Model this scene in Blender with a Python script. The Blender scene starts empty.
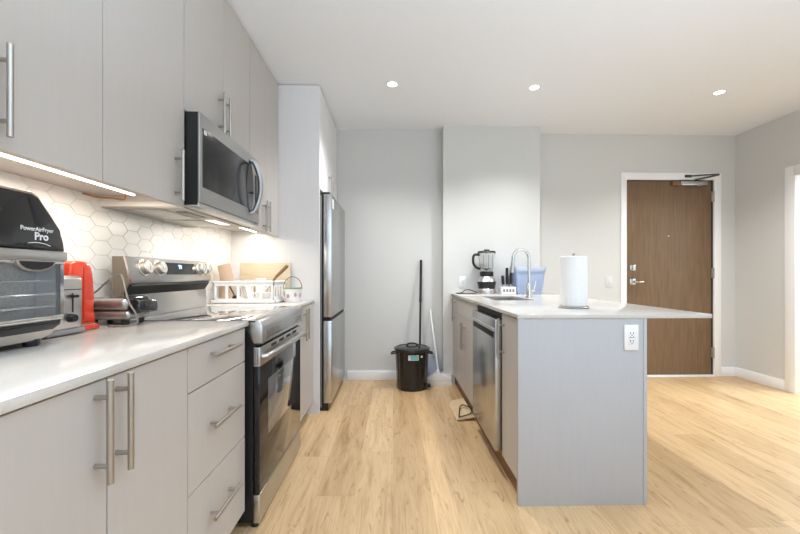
import bpy, bmesh, math, random
from mathutils import Vector, Matrix
random.seed(4)
PI = math.pi
sc = bpy.context.scene
COL = sc.collection

# ------------------------------------------------------------------ camera, world, lights, exposure
cam_d = bpy.data.cameras.new('camera'); cam = bpy.data.objects.new('camera', cam_d); COL.objects.link(cam)
cam.location = (0, 0, 1.12)
cam.rotation_euler = (PI/2, 0, -math.radians(1.5))
cam_d.sensor_width = 36.0; cam_d.sensor_fit = 'HORIZONTAL'
cam_d.lens = 36.0*385/800
cam_d.shift_x = -3.0/800
cam_d.shift_y = 7.0/800
cam_d.clip_start = 0.02
sc.camera = cam

w = bpy.data.worlds.new('sky'); sc.world = w; w.use_nodes = True
w.node_tree.nodes['Background'].inputs[0].default_value = (0.80, 0.90, 1.0, 1)
w.node_tree.nodes['Background'].inputs[1].default_value = 1.0

def area(name, loc, rot, sx, sy, power, color=(1, 1, 1), spread=PI):
    d = bpy.data.lights.new(name, 'AREA'); d.shape = 'RECTANGLE'; d.size = sx; d.size_y = sy
    d.energy = power; d.color = color; d.spread = spread
    o = bpy.data.objects.new(name, d); COL.objects.link(o); o.location = loc; o.rotation_euler = rot
    return o
# daylight entering by the window wall behind the camera and by the windows of the living area on the right
area('window_daylight', (1.25, -3.05, 1.35), (PI/2, 0, 0), 4.2, 2.3, 23, (0.68, 0.84, 1.0))
area('side_window_daylight', (3.62, -1.2, 1.40), (PI/2, 0, PI/2), 2.4, 2.0, 6, (0.66, 0.84, 1.0))
# added fill: unseen area light behind the camera, aimed up to brighten the ceiling
area('ceiling_fill', (1.2, -0.6, 1.70), (PI, 0, 0), 3.2, 2.6, 108, (0.67, 0.83, 1.0))

vs = sc.view_settings
vs.view_transform = 'Standard'; vs.look = 'None'; vs.gamma = 1.0; vs.use_curve_mapping = False
vs.exposure = 0.53
try:
    sc.cycles.use_denoising = True
    sc.cycles.max_bounces = 10; sc.cycles.diffuse_bounces = 6; sc.cycles.glossy_bounces = 5
    sc.cycles.transmission_bounces = 8; sc.cycles.transparent_max_bounces = 10
    sc.cycles.caustics_reflective = False; sc.cycles.caustics_refractive = False
    sc.cycles.sample_clamp_indirect = 4.0
except Exception:
    pass

# ------------------------------------------------------------------ materials
def mat(name, col, rough=0.5, metal=0.0, emit=None, es=1.0, trans=0.0, ior=1.45, alpha=1.0, coat=0.0, spec=None):
    m = bpy.data.materials.new(name); m.use_nodes = True
    b = m.node_tree.nodes['Principled BSDF']
    b.inputs['Base Color'].default_value = (*col, 1); b.inputs['Roughness'].default_value = rough
    b.inputs['Metallic'].default_value = metal
    b.inputs['Transmission Weight'].default_value = trans; b.inputs['IOR'].default_value = ior
    b.inputs['Alpha'].default_value = alpha; b.inputs['Coat Weight'].default_value = coat
    if spec is not None: b.inputs['Specular IOR Level'].default_value = spec
    if emit:
        b.inputs['Emission Color'].default_value = (*emit, 1); b.inputs['Emission Strength'].default_value = es
    return m
class NT:
    def __init__(s, m): s.t = m.node_tree; s.n = s.t.nodes; s.b = s.n['Principled BSDF']
    def add(s, kind, **kw):
        n = s.n.new(kind)
        for k, v in kw.items(): setattr(n, k, v)
        return n
    def link(s, a, b): s.t.links.new(a, b)
    def math(s, op, a, b=None):
        n = s.n.new('ShaderNodeMath'); n.operation = op
        for i, x in enumerate((a, b)):
            if x is None: continue
            if isinstance(x, (int, float)): n.inputs[i].default_value = x
            else: s.link(x, n.inputs[i])
        return n.outputs[0]
    def coords(s, scale=(1, 1, 1)):
        tc = s.add('ShaderNodeTexCoord'); mp = s.add('ShaderNodeMapping'); mp.inputs['Scale'].default_value = scale
        s.link(tc.outputs['Object'], mp.inputs[0]); return mp.outputs[0]
    def noise(s, vec, scale=5.0, detail=4.0, rough=0.5, dist=0.0):
        n = s.add('ShaderNodeTexNoise'); s.link(vec, n.inputs['Vector'])
        n.inputs['Scale'].default_value = scale; n.inputs['Detail'].default_value = detail
        n.inputs['Roughness'].default_value = rough; n.inputs['Distortion'].default_value = dist
        return n.outputs['Fac']
    def ramp(s, fac, stops, interp='LINEAR'):
        r = s.add('ShaderNodeValToRGB'); cr = r.color_ramp; cr.interpolation = interp
        while len(cr.elements) < len(stops): cr.elements.new(0.5)
        for e, (p, c) in zip(cr.elements, stops): e.position = p; e.color = (*c, 1)
        s.link(fac, r.inputs[0]); return r.outputs[0]
    def bump(s, h, strength=0.1, dist=0.002):
        b = s.add('ShaderNodeBump'); b.inputs['Strength'].default_value = strength; b.inputs['Distance'].default_value = dist
        s.link(h, b.inputs['Height']); s.link(b.outputs[0], s.b.inputs['Normal'])

def noisy(name, c0, c1, scale, vscale=(1, 1, 1), rough=0.5, metal=0.0, bump=0.0, lo=0.35, hi=0.65, detail=4, coat=0.0, dist=0.0):
    m = mat(name, c0, rough, metal, coat=coat); t = NT(m)
    f = t.noise(t.coords(vscale), scale, detail, dist=dist)
    t.link(t.ramp(f, [(lo, c0), (hi, c1)]), t.b.inputs['Base Color'])
    if bump: t.bump(f, bump)
    return m

M = {}
M['wall'] = noisy('wall_paint', (0.635, 0.635, 0.615), (0.645, 0.645, 0.625), 60, rough=0.7, bump=0.02)
M['ceiling'] = noisy('ceiling_paint', (0.85, 0.88, 0.93), (0.86, 0.89, 0.94), 40, rough=0.8)
M['trim'] = mat('white_trim', (0.88, 0.88, 0.88), 0.35)
M['cab'] = noisy('cabinet_laminate', (0.488, 0.453, 0.420), (0.498, 0.463, 0.430), 6, (9, 9, 0.8), rough=0.42, detail=5)
M['cab_inner'] = mat('cabinet_carcass', (0.30, 0.28, 0.265), 0.6)
M['cab_white'] = mat('cabinet_white_underside', (0.80, 0.76, 0.70), 0.5)
M['panel'] = noisy('daylit_laminate', (0.44, 0.44, 0.453), (0.45, 0.45, 0.463), 6, (9, 9, 0.8), rough=0.45, detail=5)  # same grey as the cabinet doors, with cool daylight put into the colour
M['gable'] = noisy('gable_laminate', (0.78, 0.77, 0.775), (0.79, 0.78, 0.785), 6, (9, 9, 0.8), rough=0.45, detail=5)
M['nickel'] = mat('brushed_nickel', (0.45, 0.415, 0.37), 0.40, 1.0)
M['steel'] = noisy('stainless_steel', (0.53, 0.52, 0.51), (0.58, 0.57, 0.56), 8, (1, 1, 60), rough=0.30, metal=1.0)
M['steel_dark'] = noisy('dark_stainless_steel', (0.47, 0.465, 0.46), (0.55, 0.545, 0.54), 5, (4, 4, 1), rough=0.26, metal=1.0)
M['steel_warm'] = mat('stainless_edge', (0.52, 0.49, 0.46), 0.28, 1.0)
M['press_steel'] = mat('press_chrome', (0.34, 0.335, 0.325), 0.30, 0.85)
M['knob_steel'] = mat('knob_steel', (0.80, 0.76, 0.69), 0.38, 1.0)
M['chrome'] = mat('chrome', (0.66, 0.655, 0.645), 0.10, 1.0)
M['mw_steel'] = noisy('brushed_grey_steel', (0.40, 0.395, 0.385), (0.43, 0.425, 0.415), 8, (1, 1, 60), rough=0.46, metal=1.0)
M['mw_glass'] = mat('microwave_glass', (0.020, 0.020, 0.021), 0.18, spec=0.35)
M['steel_grey'] = mat('dark_grey_metal', (0.10, 0.09, 0.085), 0.45, 0.6)
M['side_steel'] = mat('range_side_metal', (0.19, 0.165, 0.13), 0.5, 0.35)
M['plate_white'] = mat('plate_white', (0.70, 0.70, 0.685), 0.4)
M['black'] = mat('black_plastic', (0.012, 0.012, 0.012), 0.35)
M['black_matte'] = mat('black_matte', (0.010, 0.010, 0.010), 0.6)
M['black_gloss'] = mat('black_gloss', (0.010, 0.010, 0.011), 0.07, coat=0.3)
M['glass_dark'] = mat('tinted_glass', (0.030, 0.030, 0.032), 0.06, coat=0.5)
M['glass_window'] = mat('oven_window_glass', (0.11, 0.11, 0.115), 0.05, coat=1.0)
M['grey_plastic'] = mat('grey_plastic', (0.22, 0.22, 0.22), 0.4)
M['white_plastic'] = mat('white_plastic', (0.82, 0.82, 0.82), 0.35)
M['white_china'] = mat('white_china', (0.82, 0.80, 0.78), 0.12)
M['red'] = mat('red_plastic', (0.60, 0.040, 0.010), 0.18, coat=0.5)
M['red_dark'] = mat('dark_red_plastic', (0.35, 0.035, 0.012), 0.3)
M['bamboo'] = noisy('bamboo', (0.57, 0.475, 0.33), (0.64, 0.54, 0.39), 5, (2, 2, 30), rough=0.45)
M['rack_white'] = mat('rack_white', (0.84, 0.83, 0.82), 0.4)
M['wood_handle'] = noisy('brown_wood', (0.20, 0.10, 0.045), (0.30, 0.16, 0.07), 12, (1, 1, 8), rough=0.45)
M['kraft'] = mat('kraft_card', (0.56, 0.40, 0.29), 0.7)
M['tan_card'] = noisy('tan_cardboard', (0.66, 0.47, 0.27), (0.72, 0.53, 0.32), 9, rough=0.75)
M['toe_dark'] = mat('toe_kick_dark', (0.05, 0.045, 0.04), 0.6)
M['toe_wood'] = noisy('toe_kick_wood', (0.17, 0.085, 0.034), (0.25, 0.13, 0.055), 6, (6, 1, 6), rough=0.5)
M['broom'] = mat('white_bristle', (0.90, 0.90, 0.89), 0.6)
M['paper'] = noisy('paper_towel', (0.86, 0.85, 0.83), (0.90, 0.89, 0.87), 90, rough=0.9, bump=0.25)
M['blue_plastic'] = mat('translucent_blue_plastic', (0.60, 0.72, 0.95), 0.3, trans=0.40, ior=1.10)
M['blue_film'] = mat('pale_blue_plastic', (0.62, 0.69, 0.83), 0.3, trans=0.3, ior=1.1)
M['jar'] = mat('clear_plastic', (0.95, 0.96, 0.96), 0.05, trans=0.97, ior=1.12)
M['clear_glass'] = mat('clear_glass', (0.92, 0.94, 0.95), 0.03, trans=0.90, ior=1.35)
M['pane'] = mat('window_glass', (0.95, 0.97, 0.98), 0.02, trans=1.0, ior=1.02)
M['led'] = mat('led_diffuser', (0.9, 0.85, 0.75), 0.5, emit=(1.0, 0.92, 0.80), es=5.0)
M['lamp'] = mat('lamp_diffuser', (0.95, 0.95, 0.95), 0.4, emit=(1.0, 0.98, 0.94), es=7.0)
M['lamp_dim'] = mat('cover_added_glow', (0.8, 0.75, 0.66), 0.4, emit=(1.0, 0.92, 0.78), es=0.8)  # faint glow added to go with the cooktop fill
M['digits'] = mat('blue_digits', (0.2, 0.5, 1.0), 0.4, emit=(0.25, 0.60, 1.0), es=3.0)
M['print_white'] = mat('white_print', (0.75, 0.75, 0.75), 0.5)
M['teal'] = mat('teal_sticker', (0.17, 0.52, 0.50), 0.4)
M['green'] = mat('green_enamel', (0.25, 0.36, 0.20), 0.3)
M['mauve'] = mat('printed_motif', (0.42, 0.30, 0.31), 0.5)
M['filter'] = noisy('aluminium_mesh', (0.42, 0.40, 0.37), (0.55, 0.53, 0.49), 120, rough=0.4, metal=0.6)
M['mw_side'] = mat('led_lit_side', (0.80, 0.78, 0.74), 0.45)  # pale tone carries the LED light falling on the microwave side
M['mw_under'] = mat('warm_grey_underside', (0.40, 0.37, 0.33), 0.4, 0.3)
M['copper'] = mat('orange_wire', (0.55, 0.24, 0.08), 0.5)
M['cord'] = mat('dark_cord', (0.055, 0.05, 0.045), 0.5)
M['cord_grey'] = mat('grey_cord', (0.17, 0.16, 0.145), 0.45)
M['can'] = mat('can_plastic', (0.020, 0.0185, 0.018), 0.17)
M['grout'] = mat('grout', (0.66, 0.645, 0.62), 0.8)
M['tile'] = noisy('glazed_tile', (0.86, 0.85, 0.83), (0.88, 0.87, 0.85), 7, rough=0.30)

def quartz():
    m = mat('white_quartz', (0.8, 0.8, 0.8), 0.14); t = NT(m)
    f = t.noise(t.coords(), 140, 2, 0.6)
    g = t.noise(t.coords(), 9, 3)
    a = t.ramp(f, [(0.0, (0.46, 0.43, 0.39)), (0.33, (0.52, 0.495, 0.455)), (0.39, (0.585, 0.555, 0.515)), (1.0, (0.60, 0.57, 0.53))])
    mx = t.add('ShaderNodeMixRGB'); mx.blend_type = 'MULTIPLY'; mx.inputs[0].default_value = 1.0
    t.link(a, mx.inputs[1]); t.link(t.ramp(g, [(0.3, (0.985, 0.983, 0.98)), (0.7, (1, 1, 1))]), mx.inputs[2])
    t.link(mx.outputs[0], t.b.inputs['Base Color']); return m
M['quartz'] = quartz()

def plank_floor():
    m = mat('oak_planks', (0.6, 0.45, 0.28), 0.36); t = NT(m)
    tc = t.add('ShaderNodeTexCoord'); sp = t.add('ShaderNodeSeparateXYZ'); t.link(tc.outputs['Object'], sp.inputs[0])
    W, L = 0.195, 1.35
    xs = t.math('DIVIDE', sp.outputs[0], W); row = t.math('FLOOR', xs); fx = t.math('FRACT', xs)
    wn = t.add('ShaderNodeTexWhiteNoise', noise_dimensions='1D'); t.link(row, wn.inputs['W'])
    ys = t.math('ADD', t.math('DIVIDE', sp.outputs[1], L), t.math('MULTIPLY', wn.outputs[0], 7.31))
    pl = t.math('FLOOR', ys); fy = t.math('FRACT', ys)
    cv = t.add('ShaderNodeCombineXYZ'); t.link(row, cv.inputs[0]); t.link(pl, cv.inputs[1])
    w2 = t.add('ShaderNodeTexWhiteNoise', noise_dimensions='2D'); t.link(cv.outputs[0], w2.inputs['Vector'])
    rnd = w2.outputs[0]
    # grain coordinates shifted plank by plank
    gv = t.add('ShaderNodeCombineXYZ')
    t.link(t.math('ADD', t.math('MULTIPLY', sp.outputs[0], 11.0), t.math('MULTIPLY', rnd, 37.0)), gv.inputs[0])
    t.link(t.math('ADD', t.math('MULTIPLY', sp.outputs[1], 1.1), t.math('MULTIPLY', rnd, 91.0)), gv.inputs[1])
    g1 = t.noise(gv.outputs[0], 1.5, 6, 0.6, 0.9)
    gv2 = t.add('ShaderNodeCombineXYZ')
    t.link(t.math('ADD', t.math('MULTIPLY', sp.outputs[0], 70.0), t.math('MULTIPLY', rnd, 17.0)), gv2.inputs[0])
    t.link(t.math('MULTIPLY', sp.outputs[1], 2.0), gv2.inputs[1])
    g2 = t.noise(gv2.outputs[0], 2.0, 4, 0.6)
    base = t.ramp(rnd, [(0.0, (0.55, 0.365, 0.190)), (0.35, (0.625, 0.425, 0.228)), (0.7, (0.68, 0.475, 0.265)), (1.0, (0.60, 0.405, 0.215))])
    def mul(a, b, fac=1.0):
        mx = t.add('ShaderNodeMixRGB'); mx.blend_type = 'MULTIPLY'; mx.inputs[0].default_value = fac
        t.link(a, mx.inputs[1]); t.link(b, mx.inputs[2]); return mx.outputs[0]
    c = mul(base, t.ramp(g1, [(0.26, (0.66, 0.585, 0.51)), (0.42, (0.92, 0.89, 0.86)), (0.55, (1.04, 1.04, 1.04)), (0.75, (0.90, 0.865, 0.83))]))
    c = mul(c, t.ramp(g2, [(0.30, (0.80, 0.76, 0.70)), (0.50, (0.99, 0.985, 0.98)), (0.70, (1.05, 1.05, 1.05))]), 0.85)
    gv3 = t.add('ShaderNodeCombineXYZ')
    t.link(t.math('ADD', t.math('MULTIPLY', sp.outputs[0], 26.0), t.math('MULTIPLY', rnd, 53.0)), gv3.inputs[0])
    t.link(t.math('MULTIPLY', sp.outputs[1], 4.2), gv3.inputs[1])
    g3 = t.noise(gv3.outputs[0], 1.3, 3, 0.55, 1.6)
    c = mul(c, t.ramp(g3, [(0.26, (0.60, 0.50, 0.41)), (0.38, (0.98, 0.97, 0.96)), (0.6, (1.0, 1.0, 1.0))]))
    ex = t.math('LESS_THAN', t.math('MINIMUM', fx, t.math('SUBTRACT', 1.0, fx)), 0.006)
    ey = t.math('LESS_THAN', t.math('MINIMUM', fy, t.math('SUBTRACT', 1.0, fy)), 0.0011)
    e = t.math('MAXIMUM', ex, ey)
    c = mul(c, t.ramp(e, [(0.0, (1, 1, 1)), (1.0, (0.87, 0.83, 0.78))]))
    t.link(c, t.b.inputs['Base Color'])
    t.bump(t.math('SUBTRACT', g2, e), 0.06, 0.001)
    return m
M['floor'] = plank_floor()
M['door_wood'] = noisy('walnut_veneer', (0.138, 0.079, 0.038), (0.200, 0.123, 0.067), 3.0, (16, 16, 1.1), rough=0.36, detail=6, lo=0.3, hi=0.7, dist=0.6, coat=0.15)

M['door_wood'].node_tree.nodes['Principled BSDF'].inputs['Coat Roughness'].default_value = 0.24
# ------------------------------------------------------------------ mesh builder
class B:
    def __init__(s): s.bm = bmesh.new(); s.mats = []; s.cur = 0
    def use(s, i): s.cur = i; return s
    def _fin(s, vs):
        fs = {f for v in vs for f in v.link_faces}
        for f in fs: f.material_index = s.cur
    def box(s, x0, x1, y0, y1, z0, z1, bev=0.0, seg=2, M4=None):
        r = bmesh.ops.create_cube(s.bm, size=1.0)['verts']
        for v in r:
            v.co = Vector(((x0+x1)/2+v.co.x*(x1-x0), (y0+y1)/2+v.co.y*(y1-y0), (z0+z1)/2+v.co.z*(z1-z0)))
        if bev > 0:
            es = list({e for v in r for e in v.link_edges})
            q = bmesh.ops.bevel(s.bm, geom=es, offset=bev, segments=seg, affect='EDGES', profile=0.5)
            r = list({v for f in q['faces'] for v in f.verts} | {v for v in r if v.is_valid})
        if M4 is not None:
            for v in r: v.co = M4 @ v.co
        s._fin(r); return s
    def prism(s, pts, axis, a, b, bev=0.0, seg=2, M4=None):
        """pts: 2D outline; axis 0: (y,z) along x; 1: (x,z) along y; 2: (x,y) along z"""
        def P(p, h): return Vector((h, p[0], p[1])) if axis == 0 else Vector((p[0], h, p[1])) if axis == 1 else Vector((p[0], p[1], h))
        va = [s.bm.verts.new(P(p, a)) for p in pts]; vb = [s.bm.verts.new(P(p, b)) for p in pts]
        n = len(pts)
        fs = [s.bm.faces.new(va), s.bm.faces.new(vb[::-1])]
        for i in range(n): fs.append(s.bm.faces.new((va[i], vb[i], vb[(i+1) % n], va[(i+1) % n])))
        bmesh.ops.recalc_face_normals(s.bm, faces=fs)
        r = va+vb
        if bev > 0:
            es = [e for f in fs[:2] for e in f.edges]
            q = bmesh.ops.bevel(s.bm, geom=list(set(es)), offset=bev, segments=seg, affect='EDGES', profile=0.5)
            r = list({v for f in q['faces'] for v in f.verts} | {v for v in r if v.is_valid})
        if M4 is not None:
            for v in r: v.co = M4 @ v.co
        s._fin(r); return s
    def tube(s, path, r, seg=10, closed=False):
        path = [Vector(p) for p in path]; n = len(path); rings = []
        rad = r if isinstance(r, (list, tuple)) else [r]*n
        up = None
        for i, p in enumerate(path):
            a = path[i-1] if i else (path[-1] if closed else p); b = path[(i+1) % n] if i < n-1 or closed else p
            t = (b-a).normalized()
            if up is None:
                up = Vector((0, 0, 1)) if abs(t.z) < 0.9 else Vector((1, 0, 0))
            x = t.cross(up)
            if x.length < 1e-5: x = t.orthogonal()
            x.normalize(); y = x.cross(t).normalized(); up = y
            rings.append([s.bm.verts.new(p + (x*math.cos(k*2*PI/seg)+y*math.sin(k*2*PI/seg))*rad[i]) for k in range(seg)])
        fs = []
        for i in range(n if closed else n-1):
            A, Bq = rings[i], rings[(i+1) % n]
            for k in range(seg): fs.append(s.bm.faces.new((A[k], A[(k+1) % seg], Bq[(k+1) % seg], Bq[k])))
        if not closed:
            fs.append(s.bm.faces.new(rings[0][::-1])); fs.append(s.bm.faces.new(rings[-1]))
        bmesh.ops.recalc_face_normals(s.bm, faces=fs)
        s._fin([v for q in rings for v in q]); return s
    def cyl(s, p0, p1, r, seg=16): return s.tube([p0, p1], r, seg)
    def lathe(s, prof, c=(0, 0, 0), seg=32, flute=None, M4=None, closed=True):
        rings = []
        for (r, z) in prof:
            ring = []
            for k in range(seg):
                a = 2*PI*k/seg; rr = max(r, 1e-4)
                if flute: rr *= flute(a, z)
                ring.append(s.bm.verts.new(Vector((c[0]+rr*math.cos(a), c[1]+rr*math.sin(a), c[2]+z))))
            rings.append(ring)
        fs = []
        for i in range(len(rings)-1):
            for k in range(seg): fs.append(s.bm.faces.new((rings[i][k], rings[i][(k+1) % seg], rings[i+1][(k+1) % seg], rings[i+1][k])))
        if closed:
            fs.append(s.bm.faces.new(rings[0][::-1])); fs.append(s.bm.faces.new(rings[-1]))
        bmesh.ops.recalc_face_normals(s.bm, faces=fs)
        vs_ = [v for q in rings for v in q]
        if M4 is not None:
            for v in vs_: v.co = M4 @ v.co
        s._fin(vs_); return s
    def sphere(s, c, rx, ry, rz, seg=20):
        r = bmesh.ops.create_uvsphere(s.bm, u_segments=seg, v_segments=seg//2, radius=1.0)['verts']
        for v in r: v.co = Vector((c[0]+v.co.x*rx, c[1]+v.co.y*ry, c[2]+v.co.z*rz))
        s._fin(r); return s
    def text(s, body, size, M4, depth=0.0006, bold=0.0):
        cu = bpy.data.curves.new('t', 'FONT'); cu.body = body; cu.size = size; cu.extrude = depth
        cu.align_x = 'CENTER'; cu.align_y = 'CENTER'; cu.resolution_u = 4; cu.offset = bold
        o = bpy.data.objects.new('t', cu); COL.objects.link(o)
        me = bpy.data.meshes.new_from_object(o.evaluated_get(bpy.context.evaluated_depsgraph_get()))
        me.transform(M4); n0 = len(s.bm.verts)
        s.bm.from_mesh(me); s.bm.verts.ensure_lookup_table()
        s._fin(list(s.bm.verts)[n0:])
        bpy.data.objects.remove(o); bpy.data.curves.remove(cu); bpy.data.meshes.remove(me); return s

def woff(o):
    v = Vector((0, 0, 0))
    while o: v += o.location; o = o.parent
    return v
def obj(name, b, m, parent=None, smooth=True, at=None):
    """links the builder as ONE mesh object; coordinates were given in world space"""
    me = bpy.data.meshes.new(name)
    org = woff(parent) if parent else Vector(at if at else (0, 0, 0))
    for v in b.bm.verts: v.co -= org
    b.bm.to_mesh(me); b.bm.free()
    for q in (m if isinstance(m, (list, tuple)) else [m]): me.materials.append(M[q])
    if smooth:
        me.shade_smooth()
        try: me.set_sharp_from_angle(angle=math.radians(35))
        except Exception: pass
    o = bpy.data.objects.new(name, me); COL.objects.link(o)
    if parent: o.parent = parent
    elif at: o.location = at
    return o
def tag(o, label, cat, group=None):
    o['label'] = label; o['category'] = cat
    if group: o['group'] = group
    return o
def thing(name, label, cat, loc, group=None):
    o = bpy.data.objects.new(name, None); COL.objects.link(o); o.location = loc; o.empty_display_size = 0.05
    return tag(o, label, cat, group)
def struct(name, b, m, parent=None):
    o = obj(name, b, m, parent)
    if not parent: o['kind'] = 'structure'
    return o
def bez(p0, p1, p2, p3, n=14):
    p0, p1, p2, p3 = map(Vector, (p0, p1, p2, p3)); r = []
    for i in range(n+1):
        t = i/n; r.append(p0*(1-t)**3+p1*3*t*(1-t)**2+p2*3*t*t*(1-t)+p3*t**3)
    return r
def smooth_path(pts, n=8):
    pts = [Vector(p) for p in pts]; out = []
    for i in range(len(pts)-1):
        p0 = pts[max(i-1, 0)]; p1 = pts[i]; p2 = pts[i+1]; p3 = pts[min(i+2, len(pts)-1)]
        for k in range(n):
            t = k/n
            out.append(0.5*((2*p1)+(p2-p0)*t+(2*p0-5*p1+4*p2-p3)*t*t+(3*p1-p0-3*p2+p3)*t**3))
    out.append(pts[-1]); return out
def face_px(x, y, z, sgn=1):   # frame of a text on a plane facing +X (sgn 1) : reading direction +Y
    return Matrix(((0, 0, 1, x), (1, 0, 0, y), (0, 1, 0, z), (0, 0, 0, 1)))
def face_my(x, y, z):          # plane facing -Y
    return Matrix(((1, 0, 0, x), (0, 0, -1, y), (0, 1, 0, z), (0, 0, 0, 1)))

# ------------------------------------------------------------------ the setting
H = 2.64; XL = -1.29; XR = 3.76; YA = 4.07; YD = 4.13; YR = -3.2
struct('floor', B().box(XL-0.1, 5.6, YR-0.1, 4.5, -0.06, 0), 'floor')
struct('ceiling', B().box(XL-0.1, 5.6, YR-0.1, 4.5, H, H+0.06), 'ceiling')
struct('wall_left', B().box(XL-0.1, XL, YR-0.1, 4.5, 0, H), 'wall')
struct('wall_alcove', B().box(XL, 0.515, YA, 4.5, 0, H), 'wall')
struct('wall_column', B().box(0.515, 1.515, 3.93, 4.5, 0, H), 'wall')
D0, D1, DT = 2.537, 3.512, 2.147
struct('wall_entry', B().box(1.515, D0, YD, 4.5, 0, H).box(D1, XR+0.1, YD, 4.5, 0, H).box(D0, D1, YD, 4.5, DT, H).box(D0, D1, YD+0.10, 4.5, 0, DT), 'wall')
R0, R1, RT = 2.56, 3.50, 2.05
struct('wall_right', B().box(XR, XR+0.12, R1, YD, 0, H).box(XR, XR+0.12, YR, R0, 0, H).box(XR, XR+0.12, R0, R1, RT, H), 'wall')
struct('wall_hallway', B().box(XR+0.12, 5.6, 4.02, 4.13, 0, H).box(5.5, 5.6, 1.4, 4.02, 0, H).box(XR+0.12, 5.5, 1.4, 1.5, 0, H), 'wall')
# rear wall with its big window
wx0, wx1, wz0, wz1 = -0.9, 3.4, 0.2, 2.5
struct('wall_rear', B().box(XL, wx0, YR-0.1, YR, 0, H).box(wx1, XR, YR-0.1, YR, 0, H).box(wx0, wx1, YR-0.1, YR, 0, wz0).box(wx0, wx1, YR-0.1, YR, wz1, H), 'wall')
b = B()
for x in (wx0, wx0+1.425, wx0+2.85, wx1-0.05): b.box(x, x+0.05, YR-0.08, YR-0.02, wz0, wz1)
b.box(wx0, wx1, YR-0.08, YR-0.02, wz0, wz0+0.05).box(wx0, wx1, YR-0.08, YR-0.02, wz1-0.05, wz1)
wn1 = struct('window_1', b, 'trim')
obj('pane', B().box(wx0+0.05, wx1-0.05, YR-0.053, YR-0.047, wz0+0.05, wz1-0.05), 'pane', wn1)
bh, bt = 0.10, 0.013
struct('baseboard_alcove', B().box(-0.48, 0.515, YA-bt, YA, 0, bh, 0.003), 'trim')
struct('baseboard_column', B().box(0.515-bt, 0.515, 3.93-bt, YA-bt, 0, bh, 0.003).box(0.515-bt, 0.60, 3.93-bt, 3.93, 0, bh, 0.003), 'trim')
struct('baseboard_entry', B().box(1.53, D0-0.078, YD-bt, YD, 0, bh, 0.003).box(D1+0.078, XR-bt, YD-bt, YD, 0, bh, 0.003), 'trim')
struct('baseboard_right', B().box(XR-bt, XR, R1+0.085, YD, 0, bh, 0.003).box(XR-bt, XR, YR, R0-0.085, 0, bh, 0.003), 'trim')
cw = 0.076
struct('trim_1', B().box(D0-0.062, D0+0.002, YD-0.016, YD+0.09, 0, DT+cw, 0.003).box(D1-0.0005, D1+cw, YD-0.016, YD+0.09, 0, DT+cw, 0.003).box(D0, D1, YD-0.016, YD+0.09, DT-0.001, DT+cw, 0.003), 'trim')
struct('trim_2', B().box(XR-0.018, XR+0.125, R1-0.012, R1+0.085, 0, RT+0.085, 0.004).box(XR-0.018, XR+0.125, R0-0.085, R0+0.012, 0, RT+0.085, 0.004).box(XR-0.018, XR+0.125, R0, R1, RT-0.012, RT+0.085, 0.004), 'trim')
struct('trim_3', B().box(D0, D1, YD-0.02, YD+0.09, 0.0, 0.014, 0.003), 'trim')
# backsplash of elongated hexagon tiles
b = B(); b.use(0).box(XL, XL+0.003, 0.5, 3.10, 0.9, 1.47)
b.use(1)
L, hh, tip, gap = 0.132, 0.064, 0.031, 0.0028
def clip_tile(pts, y0, y1, z0, z1):
    def cut(ps, k, v, keep_less):
        out = []
        for i in range(len(ps)):
            a, c = ps[i], ps[(i+1) % len(ps)]
            ia = (a[k] <= v) if keep_less else (a[k] >= v); ic = (c[k] <= v) if keep_less else (c[k] >= v)
            if ia: out.append(a)
            if ia != ic:
                t = (v-a[k])/(c[k]-a[k]); out.append((a[0]+(c[0]-a[0])*t, a[1]+(c[1]-a[1])*t))
        return out
    for k, v, l in ((0, y0, False), (0, y1, True), (1, z0, False), (1, z1, True)):
        if pts: pts = cut(pts, k, v, l)
    return pts
for i in range(-1, 28):
    for j in range(-1, 11):
        cy = 0.52+i*(L-tip); cz = 0.915+j*hh+(hh/2 if i % 2 else 0)
        l2, h2 = L/2-gap/2*1.1, hh/2-gap/2
        p = clip_tile([(cy-l2, cz), (cy-l2+tip, cz-h2), (cy+l2-tip, cz-h2), (cy+l2, cz), (cy+l2-tip, cz+h2), (cy-l2+tip, cz+h2)], 0.5, 3.098, 0.9, 1.468)
        if len(p) >= 3:
            ar = abs(sum(p[q][0]*p[(q+1) % len(p)][1]-p[(q+1) % len(p)][0]*p[q][1] for q in range(len(p))))/2
            if ar > 3e-5: b.prism(p, 0, XL+0.001, XL+0.0055)
struct('backsplash', b, ['grout', 'tile'])
XT = XL+0.006    # tile face

# entry door
d = B().box(D0+0.004, D1-0.004, YD+0.012, YD+0.057, 0.018, DT-0.004)
door = struct('door_1', d, 'door_wood'); door['label'] = 'dark walnut entry door with a closer arm'; 
obj('jamb_shade', B().box(D1-0.014, D1-0.001, YD+0.006, YD+0.012, 0.018, DT-0.002).box(D0, D1, YD+0.006, YD+0.012, DT-0.010, DT-0.001), 'black_matte', door)  # black strips stand in for the shade around the recessed door
for z in (1.97, 1.13, 0.26):
    obj('hinge', B().box(D1-0.022, D1+0.004, YD-0.006, YD+0.008, z-0.055, z+0.055, 0.002).cyl((D1-0.004, YD-0.01, z-0.058), (D1-0.004, YD-0.01, z+0.058), 0.008), 'nickel', door)
lv = obj('lever_handle', B().box(2.584, 2.648, YD+0.002, YD+0.012, 1.003, 1.067, 0.003).cyl((2.616, YD+0.004, 1.035), (2.616, YD-0.05, 1.035), 0.011).box(2.606, 2.705, YD-0.058, YD-0.044, 1.027, 1.043, 0.004), 'chrome', door)
obj('deadbolt', B().box(2.584, 2.648, YD+0.002, YD+0.012, 1.155, 1.219, 0.003).box(2.608, 2.624, YD-0.016, YD+0.004, 1.170, 1.204, 0.003), 'chrome', door)
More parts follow.
